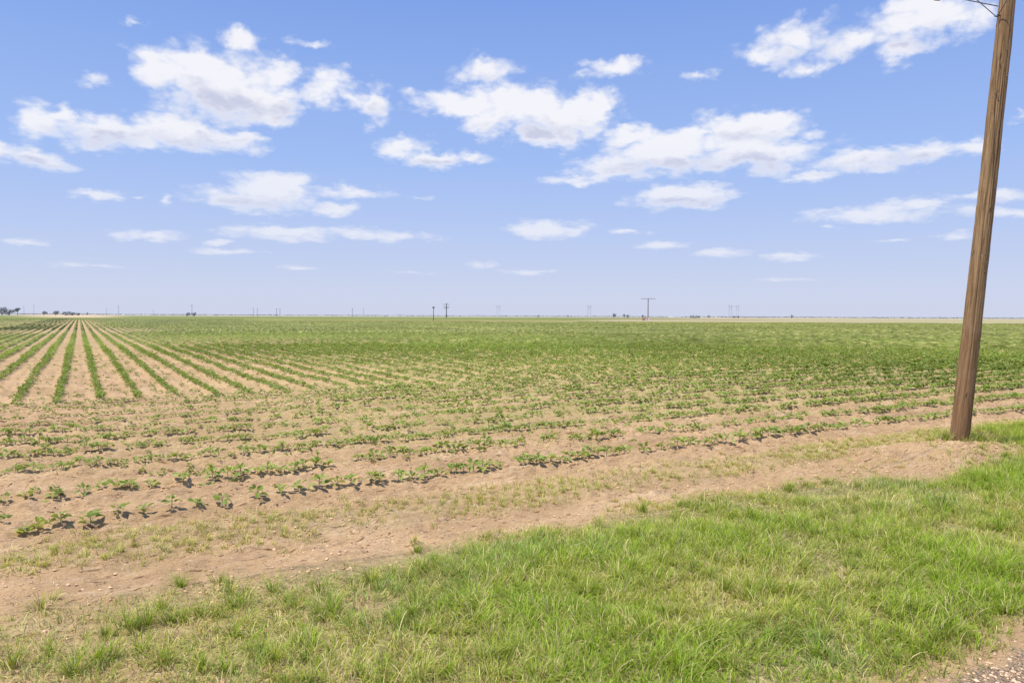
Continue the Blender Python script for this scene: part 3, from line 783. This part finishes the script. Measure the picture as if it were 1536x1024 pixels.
# service wire coming off the pole, sagging away along the road
w0 = on_axis(5.82) + Vector((-.11, -.02, 0)); wire = MB(); pv = w0; L_ = 42; S_ = 40
for k in range(1, S_ + 1):
    t = k / S_; p = w0 + Vector((-CT, -ST, 0)) * L_ * t + Vector((0, 0, 1)) * (-4 * 1.1 * t * (1 - t)); wire.tube(pv, p, .006, n=6, cap=False); pv = p
o = wire.build('overhead_wire', M_WIRE); tag(o, 'thin dark overhead wire running off the leaning wooden pole', 'wire')

# ---------------------------------------------------------------- far poles and pylons
def H(px): return 473.8 + (px - 768) / 1536 * 6.5     # horizon row at that column
def far_pos(px, Y): p = at_depth(px, H(px), Y); return Vector((p[0], Y, 0))
def hgt(px, ytop, Y): return CAMH + (H(px) - ytop) / F * Y
def single_pole(px, ytop, Y, mat, name, label, group, r=None, arms=(), wire_top=None):
    p = far_pos(px, Y); h = hgt(px, ytop, Y); r = r or .0004 * Y
    root = empty(name, p); m = MB(); m.tube((0, 0, -.3), (0, 0, h), r, r * .7, 8); m.build('shaft', mat, root)
    for (dz, half, th) in arms:
        a = MB(); a.beam((-half, -r * 1.1, h - dz), (half, -r * 1.1, h - dz), th, th); a.build('crossarm', mat, root)
        for sx in (-half * .92, -half * .45, half * .45, half * .92):
            i = MB(); i.lathe((sx, -r * 1.1, h - dz + th * .5), [(th * .5, 0), (th * .7, th * .5), (th * .3, th * 1.4), (0, th * 1.5)], 6); i.build('insulator', mat, root)
    tag(root, label, 'power pole', group); return root
GP = 'distant power poles along the horizon'
# the rusty T shaped pole right of centre
Yt = 340
rt_ = single_pole(972, 447.3, Yt, M_REDPOLE, 'power_pole', 'rust brown T shaped power pole with one wide crossarm right of centre on the horizon', GP, .24, [(.25, 3.2, .16)])
single_pole(650.3, 460.3, 270, M_DARKPOLE, 'power_pole', 'short bare black pole standing alone out in the crop left of centre', GP, .13, [(.35, .32, .22)])
single_pole(669.6, 454.6, 560, M_DARKPOLE, 'power_pole', 'dark power pole with stacked crossarms just right of the short black pole', GP, .33, [(1.0, 2.2, .2), (2.9, 2.3, .2), (3.9, 1.7, .2)])
singles = [(288, 457, 900, 0, 'grey power pole with a short crossarm behind a low bush clump at left', [(1.0, 1.0, .3)]),
           (528.5, 462.5, 700, 0, 'dark slim pole midway between the paired poles and the short black pole', [(.6, .5, .2)]),
           (380, 461.5, 800, 1, 'left pole of the faint pair right of the bush clump', [(.7, .6, .2)]),
           (386, 462, 820, 1, 'right pole of the faint pair right of the bush clump', [(.7, .6, .2)]),
           (415, 462.5, 760, 0, 'left pole of the dark close pair on the left horizon', [(.6, .5, .2)]),
           (420, 462.5, 770, 0, 'right pole of the dark close pair on the left horizon', [(.6, .5, .2)]),
           (178, 458, 900, 1, 'slim grey pole between the low bushes and the bush clump at left', [(1.0, .6, .2)]),
           (160, 463, 1000, 2, 'small faint pole just left of the slim grey pole', [(.8, .5, .2)]),
           (51, 457, 1000, 2, 'tall faint pole between the large tree and the far left bushes', [(.8, .8, .2)]),
           (36, 459, 1000, 2, 'very faint pole rising just right of the large left tree', [(.8, .8, .2)]),
           (230, 464, 1000, 2, 'very faint low pole left of the bush clump with pole', [(.6, .5, .2)]),
           (545, 462, 1000, 2, 'very faint slim pole right of the dark slim pole', [(.6, .5, .2)])]
for px, yt, Y, hz_, lab, arms in singles:
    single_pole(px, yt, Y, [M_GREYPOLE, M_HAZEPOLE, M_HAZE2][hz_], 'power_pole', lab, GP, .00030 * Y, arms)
def h_frame(px, ytop, Y, half, mat, label):
    p = far_pos(px, Y); h = hgt(px, ytop, Y); root = empty('transmission_tower', p); r = .00027 * Y
    for s_ in (-1, 1):
        m = MB(); m.tube((s_ * half, 0, -.5), (s_ * half, 0, h), r, r * .7, 8); m.build('pole', mat, root)
    a = MB(); a.beam((-half * 2.1, -r, h - h * .1), (half * 2.1, -r, h - h * .1), r * 1.3, r * 1.3); a.build('crossarm', mat, root)
    a = MB(); a.beam((-half, r * .9, h * .58), (half, r * .9, h * .84), r * .6, r * .6); a.beam((half, r * 1.6, h * .58), (-half, r * 1.6, h * .84), r * .6, r * .6); a.build('cross_brace', mat, root)
    for q_ in (-2, 0, 2):
        i = MB(); i.tube((q_ * half, -r, h * .9 - r), (q_ * half, -r, h * .9 - r - 1.6), r * .4, n=6); i.build('insulator', mat, root)
    tag(root, label, 'pylon', 'faint twin pole pylons on the horizon')
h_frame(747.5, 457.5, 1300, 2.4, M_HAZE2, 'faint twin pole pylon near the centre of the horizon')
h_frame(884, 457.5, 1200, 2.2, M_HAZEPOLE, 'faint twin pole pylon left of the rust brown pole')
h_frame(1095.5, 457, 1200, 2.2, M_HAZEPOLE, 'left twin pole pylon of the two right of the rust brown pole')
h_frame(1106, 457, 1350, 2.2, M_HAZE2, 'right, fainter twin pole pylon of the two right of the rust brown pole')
# red and white pump equipment at the foot of the T pole
pr = far_pos(967.5, 335); root = empty('irrigation_pump', pr)
m = MB(); m.tube((-1.0, 0, .25), (-1.0, 0, 1.5), .12); m.tube((0, 0, .25), (0, 0, 1.9), .12); m.tube((1.0, 0, .25), (1.0, 0, 1.5), .12); m.tube((-1.4, -.13, 1.25), (1.6, -.13, 1.25), .11); m.tube((-1.4, -.13, .55), (1.6, -.13, .55), .09); m.build('pipe_frame', M_PINK, root)
m = MB(); m.beam((-1.3, .6, .35), (.2, .6, .35), .9, .5, .05); m.tube((-.5, .6, .6), (-.5, .6, 1.25), .3, .28, 12); m.build('motor', M_PINK, root)
m = MB(); m.beam((.7, .7, .6), (2.1, .7, .6), .7, .9, .05); m.build('control_box', M_PALE, root)
m = MB(); m.beam((-1.7, .5, .03), (2.5, .5, .03), 2.0, .18, .02); m.build('base', M_PALE, root)
tag(root, 'small red and white pump equipment at the foot of the rust brown pole', 'pump')

# ---------------------------------------------------------------- far trees
def mat_tree(name, c1, c2):
    m, n, b, o = new_mat(name); a = n.new('ShaderNodeAttribute', attribute_name='tint').outputs['Color']
    n.put(b.inputs['Base Color'], n.mix(1.0, n.mix(n.noise(coords(n), .8, 4), c1, c2), a, 'MULTIPLY'))
    b.inputs['Roughness'].default_value = .8
    return m
M_TREE = mat_tree('distant_tree_leaves', (.42, .46, .49), (.54, .58, .58))  # leaf green greyed and blued: aerial haze mixed into the colour
M_TREEH = mat_tree('hazy_distant_tree_leaves', (.24, .29, .32), (.32, .36, .38))  # haze painted into this leaf colour too
M_TRUNK = mat_simple('tree_bark', (.26, .25, .25), .9)
def crown_mesh(w, h, z0, seed, nleaf=420, lobes=6, flat=1.0):
    rs = np.random.default_rng(seed)
    cs = []
    for k in range(lobes):
        cs.append((rs.uniform(-.62, .62) * w / 2, rs.uniform(-.5, .5) * w / 2, z0 + h * rs.uniform(.25, .72), w * rs.uniform(.16, .30), h * rs.uniform(.2, .34)))
    cs.append((0, 0, z0 + h * .5, w * .34, h * .42))
    V = []; C = []
    for i in range(nleaf):
        cx, cy, cz, rr, rh = cs[rs.integers(len(cs))]
        d = rs.normal(0, 1, 3); d /= np.linalg.norm(d); q_ = rs.uniform(.5, 1.05)
        p = np.array([cx + d[0] * rr * q_, cy + d[1] * rr * q_, cz + d[2] * rh * q_]); p[2] = max(p[2], z0 * .6)
        s = w * rs.uniform(.035, .075); a = rs.normal(0, 1, 3); a /= np.linalg.norm(a); b = np.cross(a, rs.normal(0, 1, 3)); b /= np.linalg.norm(b)
        V += [p - a * s - b * s * .6, p + a * s - b * s * .6, p + a * s + b * s * .6, p - a * s + b * s * .6]
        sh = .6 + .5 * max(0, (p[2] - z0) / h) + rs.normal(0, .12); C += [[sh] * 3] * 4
    return np.array(V), np.arange(len(V)).reshape(-1, 4), np.clip(np.array(C), .3, 1.5)
def tree(px, ytop, wpx, Y, label, hazy=False, name='tree', cat='tree', group='trees on the horizon', seed=None, trunk=.25):
    p = far_pos(px, Y); h = hgt(px, ytop, Y); w = wpx / F * Y; seed = seed or int(px * 7)
    root = empty(name, p); z0 = h * trunk
    m = MB(); m.tube((0, 0, -.2), (0, 0, h * .55), w * .05 + .1, w * .02 + .04, 8)
    for k in range(4):
        a = k * 1.7 + seed; m.tube((0, 0, h * (.25 + .05 * k)), (math.cos(a) * w * .25, math.sin(a) * w * .25, h * .62), w * .02 + .04, w * .008 + .02, 6)
    m.build('trunk', M_TRUNK, root)
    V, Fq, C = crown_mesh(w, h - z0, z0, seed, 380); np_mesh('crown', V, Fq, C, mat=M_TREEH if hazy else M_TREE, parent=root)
    tag(root, label, cat, group)
tree(3, 460, 15, 1000, 'large grey green spreading tree at the far left edge', trunk=.1, seed=4)
tree(14, 463, 14, 1010, 'lower right neighbour of the large tree at the left edge', trunk=.08, seed=9)
tree(26, 461.0, 9, 1040, 'thin wispy hazy tree leaning right of the large left trees', True, trunk=.45, seed=12)
tree(66, 465.6, 8, 1150, 'small round bush tree, leftmost of the three far left bushes', trunk=.1)
tree(83.5, 465.5, 11, 1100, 'dark rounded tree in the middle of the three far left bushes', trunk=.05)
tree(98.5, 466.6, 13, 1100, 'left half of the wide low dark thicket above the row ends', trunk=.02)
tree(109, 467.9, 11, 1120, 'middle of the wide low dark thicket above the row ends', trunk=.02)
tree(116.5, 468.6, 7, 1130, 'lowest right end of the wide low dark thicket above the row ends', trunk=.02)
tree(131, 468.0, 4, 1150, 'tiny dark bush just right of the wide low thicket', trunk=.05)
tree(282, 467.2, 7, 1000, 'left bush at the foot of the grey pole with short crossarm', trunk=.02)
tree(291, 468.0, 9, 1010, 'right bush at the foot of the grey pole with short crossarm', trunk=.02)
tree(920.8, 469.8, 8, 1150, 'round dark tree left of the tree pair near the rust brown pole', trunk=.05)
tree(936.5, 470.3, 5, 1150, 'left tree of the pair beside the rust brown pole', trunk=.05)
tree(941.5, 470.7, 6, 1160, 'right tree of the pair beside the rust brown pole', trunk=.05)
tree(964, 471.5, 5, 1300, 'small bush right behind the red pump equipment', trunk=.02)
tree(1038, 472.2, 14, 1200, 'widest dark low tree clump between rust brown pole and pylon pair', trunk=.02)
tree(1047, 472.8, 9, 1220, 'small tree adjoining the widest clump left of the pylon pair', trunk=.02)
tree(1063, 471.8, 5, 1200, 'single small pointed tree between the wide clump and pylon pair', trunk=.05)
tree(1101, 473, 8, 1250, 'low bush beneath the pylon pair', trunk=.02)
tree(1107.5, 473.2, 6, 1260, 'low bush just right below the pylon pair', trunk=.02)
tree(1187.5, 471.3, 5.5, 1100, 'lone small tree standing clear left of the wooden utility pole', trunk=.08)
tree(808, 471.6, 3.5, 1200, 'tiny lone dark bush right of the centre of the horizon', trunk=.02)
tree(852, 472, 3, 1200, 'tiny lone bush left of the faint twin pole pylon', trunk=.02)
# hedgerows too far off to count their trees
def treeline(segs, Y, label, seed, hazy=True):
    Vs = []; Fs = []; Cs = []; off = 0; rs = np.random.default_rng(seed)
    for x0, x1, hp in segs:
        px = x0
        while px < x1:
            w = rs.uniform(3, 6) / F * Y; p = far_pos(px, Y + rs.uniform(-30, 30)); h = CAMH + (rs.uniform(.35, 1.0) * hp + .2) / F * Y
            V, Fq, C = crown_mesh(w, h, 0, int(rs.integers(1e6)), 60, 4); V = V + np.array(p); Vs.append(V); Fs.append(Fq + off); Cs.append(C); off += len(V); px += rs.uniform(1.5, 3.6)
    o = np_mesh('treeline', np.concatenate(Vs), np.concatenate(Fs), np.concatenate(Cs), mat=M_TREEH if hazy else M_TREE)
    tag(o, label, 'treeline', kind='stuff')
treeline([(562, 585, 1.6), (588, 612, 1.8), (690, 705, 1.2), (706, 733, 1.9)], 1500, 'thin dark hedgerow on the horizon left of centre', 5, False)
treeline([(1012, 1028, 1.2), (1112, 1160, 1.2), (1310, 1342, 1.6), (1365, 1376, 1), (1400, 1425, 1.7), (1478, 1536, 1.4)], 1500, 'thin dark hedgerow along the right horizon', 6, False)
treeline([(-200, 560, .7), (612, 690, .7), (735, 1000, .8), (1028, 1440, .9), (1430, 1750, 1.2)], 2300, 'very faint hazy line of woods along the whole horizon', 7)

# ---------------------------------------------------------------- sky and sun
SUN_EL = R(69); sdir = Vector((-math.sin(R(63)) * math.cos(SUN_EL), -math.cos(R(63)) * math.cos(SUN_EL), math.sin(SUN_EL)))
w = bpy.data.worlds.new('World'); scene.world = w; w.use_nodes = True
t = w.node_tree; n = N(t); bg = t.nodes['Background']
sky = n.new('ShaderNodeTexSky', sky_type='NISHITA'); sky.sun_disc = False; sky.sun_elevation = SUN_EL; sky.sun_rotation = math.atan2(sdir.x, sdir.y)
sky.air_density = 1.0; sky.dust_density = 1.0; sky.ozone_density = 1.5
gen = coords(n, 'Generated')
dn_ = n.v('NORMALIZE', gen)
sp = n.new('ShaderNodeSeparateXYZ'); n.put(sp.inputs[0], dn_); dx_, dy_, dz_ = sp.outputs
az_ = n.m('ARCTAN2', dx_, dy_); el_ = n.m('ARCSINE', dz_)
# puffs: centre x, y and radii in photo pixels, weight
CL = [(330,128,118,50,1),(245,108,52,26,.9),(305,98,50,28,1),(400,150,58,34,1),(425,108,28,22,.9),
 (490,132,48,24,.75),(560,152,32,26,.65),(528,140,40,16,.7),
 (62,178,42,28,.85),(88,168,22,18,.9),(150,200,82,24,.9),(260,200,82,26,.95),(340,216,60,18,.8),(210,218,60,16,.8),
 (45,236,80,14,.8),(0,230,40,14,.8),(358,53,40,15,.7),(460,65,26,7,.45),(135,120,24,11,.42),(200,36,14,6,.35),
 (400,288,76,24,.95),(372,298,100,18,.8),(420,278,40,16,1),(500,312,40,9,.75),(530,290,56,9,.5),
 (150,291,60,7,.55),(205,295,15,4,.5),(245,302,10,7,.4),
 (600,222,42,15,.8),(650,240,60,14,.85),(705,240,32,7,.6),
 (722,112,50,22,.85),(690,155,78,18,.9),(785,162,90,28,1),(860,172,72,26,1),(820,200,64,18,.9),(905,152,34,13,.8),(740,180,60,20,.85),
 (920,104,62,12,.62),(872,118,24,7,.45),(1043,115,32,7,.42),
 (1115,195,92,26,1),(1160,186,38,22,.95),(1000,228,100,28,1),(1130,234,108,24,.95),(925,250,75,20,.9),(940,206,44,15,.9),(870,268,60,8,.6),(1215,196,20,13,.5),(1040,205,60,14,.9),
 (1025,294,84,18,.95),(1000,288,30,12,.9),
 (1390,226,82,18,.9),(1300,242,76,15,.9),(1230,262,52,9,.75),(1450,218,60,12,.7),
 (1205,56,58,24,.68),(1145,78,46,14,.68),(1215,100,36,14,.65),(1190,80,50,20,.6),
 (1380,34,108,32,.78),(1440,36,60,20,.68),(1355,82,42,18,.7),(1290,62,44,18,.75),(1260,75,30,12,.6),(1380,8,60,16,.8),
 (1320,320,120,13,.62),(1370,308,60,9,.6),(1480,295,85,9,.55),(1510,320,70,9,.5),
 (820,344,75,11,.75),(430,349,115,11,.62),(560,354,100,8,.55),(220,354,64,7,.55),(330,366,30,4,.5),(335,377,55,4,.45),
 (1000,367,40,7,.6),(1080,380,42,6,.5),(1182,385,50,6,.55),(1345,358,32,4,.45),(1440,352,40,5,.42),(940,347,35,4,.4),
 (455,402,36,4,.42),(717,398,28,5,.42),(790,407,40,4,.38),(620,409,30,3,.35),(135,398,70,4,.35),(40,364,50,4,.45),(1530,170,20,6,.5),(630,300,20,4,.3),(1180,420,50,3,.3),(1240,337,20,4,.4)]
P0 = n.new('ShaderNodeCombineXYZ'); n.put(P0.inputs[0], az_); n.put(P0.inputs[1], el_); P0 = P0.outputs[0]
# smaller features closer to the horizon, as on a flat cloud deck
ysc = n.m('DIVIDE', 1.0, n.m('ADD', n.m('MAXIMUM', el_, 0.0), .10))
ncs = n.new('ShaderNodeCombineXYZ'); n.put(ncs.inputs[0], n.m('MULTIPLY', az_, 1.0)); n.put(ncs.inputs[1], n.m('MULTIPLY', n.m('LOGARITHM', n.m('ADD', n.m('MAXIMUM', el_, -.02), .16), math.e), .75)); n.put(ncs.inputs[2], .37); NC_ = ncs.outputs[0]
warp = n.noise(NC_, 14, 7, .62, 0, 'Color')
wv = n.v('MULTIPLY', n.v('SUBTRACT', warp, (.5, .5, .5)), n.new('ShaderNodeCombineXYZ').outputs[0])
wc = wv.node.inputs[1].links[0].from_node
ampx = n.m('MINIMUM', n.m('MULTIPLY_ADD', n.m('MAXIMUM', el_, 0.0), .15, .02), .07); ampy = n.m('MINIMUM', n.m('MULTIPLY', n.m('MAXIMUM', el_, 0.0), .24), .055)
n.put(wc.inputs[0], ampx); n.put(wc.inputs[1], ampy); wc.inputs[2].default_value = 0
Pw = n.v('ADD', P0, wv)
fbn = n.noise(NC_, 30, 9, .66)
vb = n.new('ShaderNodeTexVoronoi', feature='F1'); vb.inputs['Scale'].default_value = 26; vb.inputs['Detail'].default_value = 2; vb.inputs['Roughness'].default_value = .6
n.put(vb.inputs['Vector'], n.v('ADD', NC_, n.v('MULTIPLY', warp, (.03, .02, 0))))
fb = n.m('ADD', n.m('MULTIPLY', fbn, .72), n.m('MULTIPLY_ADD', vb.outputs['Distance'], -.42, .34))
def field(pin, lst):
    acc = None
    for cx, cy, rx, ry, wt in lst:
        wt = wt * 1.12 + (.14 if cy > 262 else .02)
        d = ray(cx, cy); a = math.atan2(d[0], d[1]); e = math.atan2(d[2], math.hypot(d[0], d[1]))
        k = math.cos(a)
        sx = F / (rx * 1.16) / (k * k) ; sy = F / (ry * 1.36) / k
        q_ = n.v('MULTIPLY_ADD', pin, (sx, sy, 0), (-a * sx, -e * sy, 0))
        l = n.v('LENGTH', q_, out=1)
        val = n.m('MULTIPLY_ADD', l, -wt, wt)
        acc = val if acc is None else n.m('SMOOTH_MAX', acc, val, .12)
    return acc
cf_ = field(Pw, CL)
# clouds elsewhere in the sky, so that it is whole in every direction
outm = n.m('MAXIMUM', n.ss(n.m('ABSOLUTE', az_), .68, .95), n.ss(el_, .47, .62))
gen_c = n.m('MULTIPLY', n.ss(n.noise(n.v('MULTIPLY', dn_, (1, 1, 2.5)), 3.2, 6, .6), .52, .75, -.6, .8), 1.0)
cf_ = n.m('MAXIMUM', cf_, n.m('MULTIPLY_ADD', outm, n.m('ADD', gen_c, 1.0), -1.0))
dens = n.m('ADD', cf_, n.m('MULTIPLY', n.m('SUBTRACT', fb, .385), 1.05))
alpha = n.ss(dens, -.12, .60)
# underside shading: lower parts of a cloud and thick cores are greyer
SH = [(330,158,100,26,1),(255,140,50,18,.7),(430,165,40,14,.8),(150,212,90,14,.9),(290,218,90,14,.8),(50,243,70,8,.8),(400,305,90,12,.9),(550,168,34,12,.6),
 (660,246,60,8,.8),(800,195,90,16,.9),(740,125,46,9,.7),(880,222,60,14,.9),(1000,252,110,14,1),(1140,250,100,13,1),(1120,210,70,9,.6),(1025,304,80,8,1),(1370,240,80,11,.9),(1290,256,70,8,.9),(1210,82,60,14,.6),(1380,70,80,16,.6)]
under = n.ss(n.m('ADD', field(Pw, SH), n.m('MULTIPLY', n.m('SUBTRACT', fb, .5), .9)), -.25, .65)
core = n.ss(dens, .15, .8)
shade = n.m('MULTIPLY', under, core)
ccol = n.mix(shade, (.93, .93, .975), (.61, .63, .79))
ccol = n.mix(n.ss(fb, .52, .68, 0, .5), ccol, (1.0, .995, 1.0))
haze = n.ss(el_, .26, .015)
ccol = n.mix(n.m('MULTIPLY', haze, .38), ccol, (.70, .745, .90))
alpha = n.m('MULTIPLY', alpha, n.ss(el_, .02, .24, .66, .96, False))
# clear sky: physical sky, graded to this day's soft lavender blue
skyc = n.mix(1.0, sky.outputs[0], (.1, .1, .1, 1), 'MULTIPLY')
grad = n.ramp(n.m('MAXIMUM', el_, 0.0), [(0.0, (.650, .695, .870)), (.03, (.620, .685, .885)), (.11, (.490, .610, .925)), (.20, (.365, .530, .935)), (.41, (.210, .368, .835)), (1.0, (.12, .25, .64))])
skyc = n.mix(.92, skyc, grad)
below = n.ss(el_, 0.0, -.02)
full = n.mix(alpha, skyc, ccol)
full = n.mix(1.0, n.mix(below, full, (.55, .58, .66)), (10, 10, 10), 'MULTIPLY')
t.links.new(full, bg.inputs[0])
STR = 0.1
bg.inputs[1].default_value = STR

sl = bpy.data.lights.new('sun', 'SUN'); so = bpy.data.objects.new('sun', sl); COL.objects.link(so)
sl.energy = 4.9; sl.angle = R(.53); sl.color = (1.0, .945, .85)
so.rotation_euler = sdir.to_track_quat('Z', 'Y').to_euler(); so.location = (0, 0, 30)

scene.view_settings.view_transform = 'Standard'; scene.view_settings.look = 'None'; scene.view_settings.exposure = 0; scene.view_settings.gamma = 1
scene.render.engine = 'CYCLES'
scene.cycles.max_bounces = 6; scene.cycles.diffuse_bounces = 3; scene.cycles.transparent_max_bounces = 4
scene.world.cycles.sampling_method = 'MANUAL'; scene.world.cycles.sample_map_resolution = 256
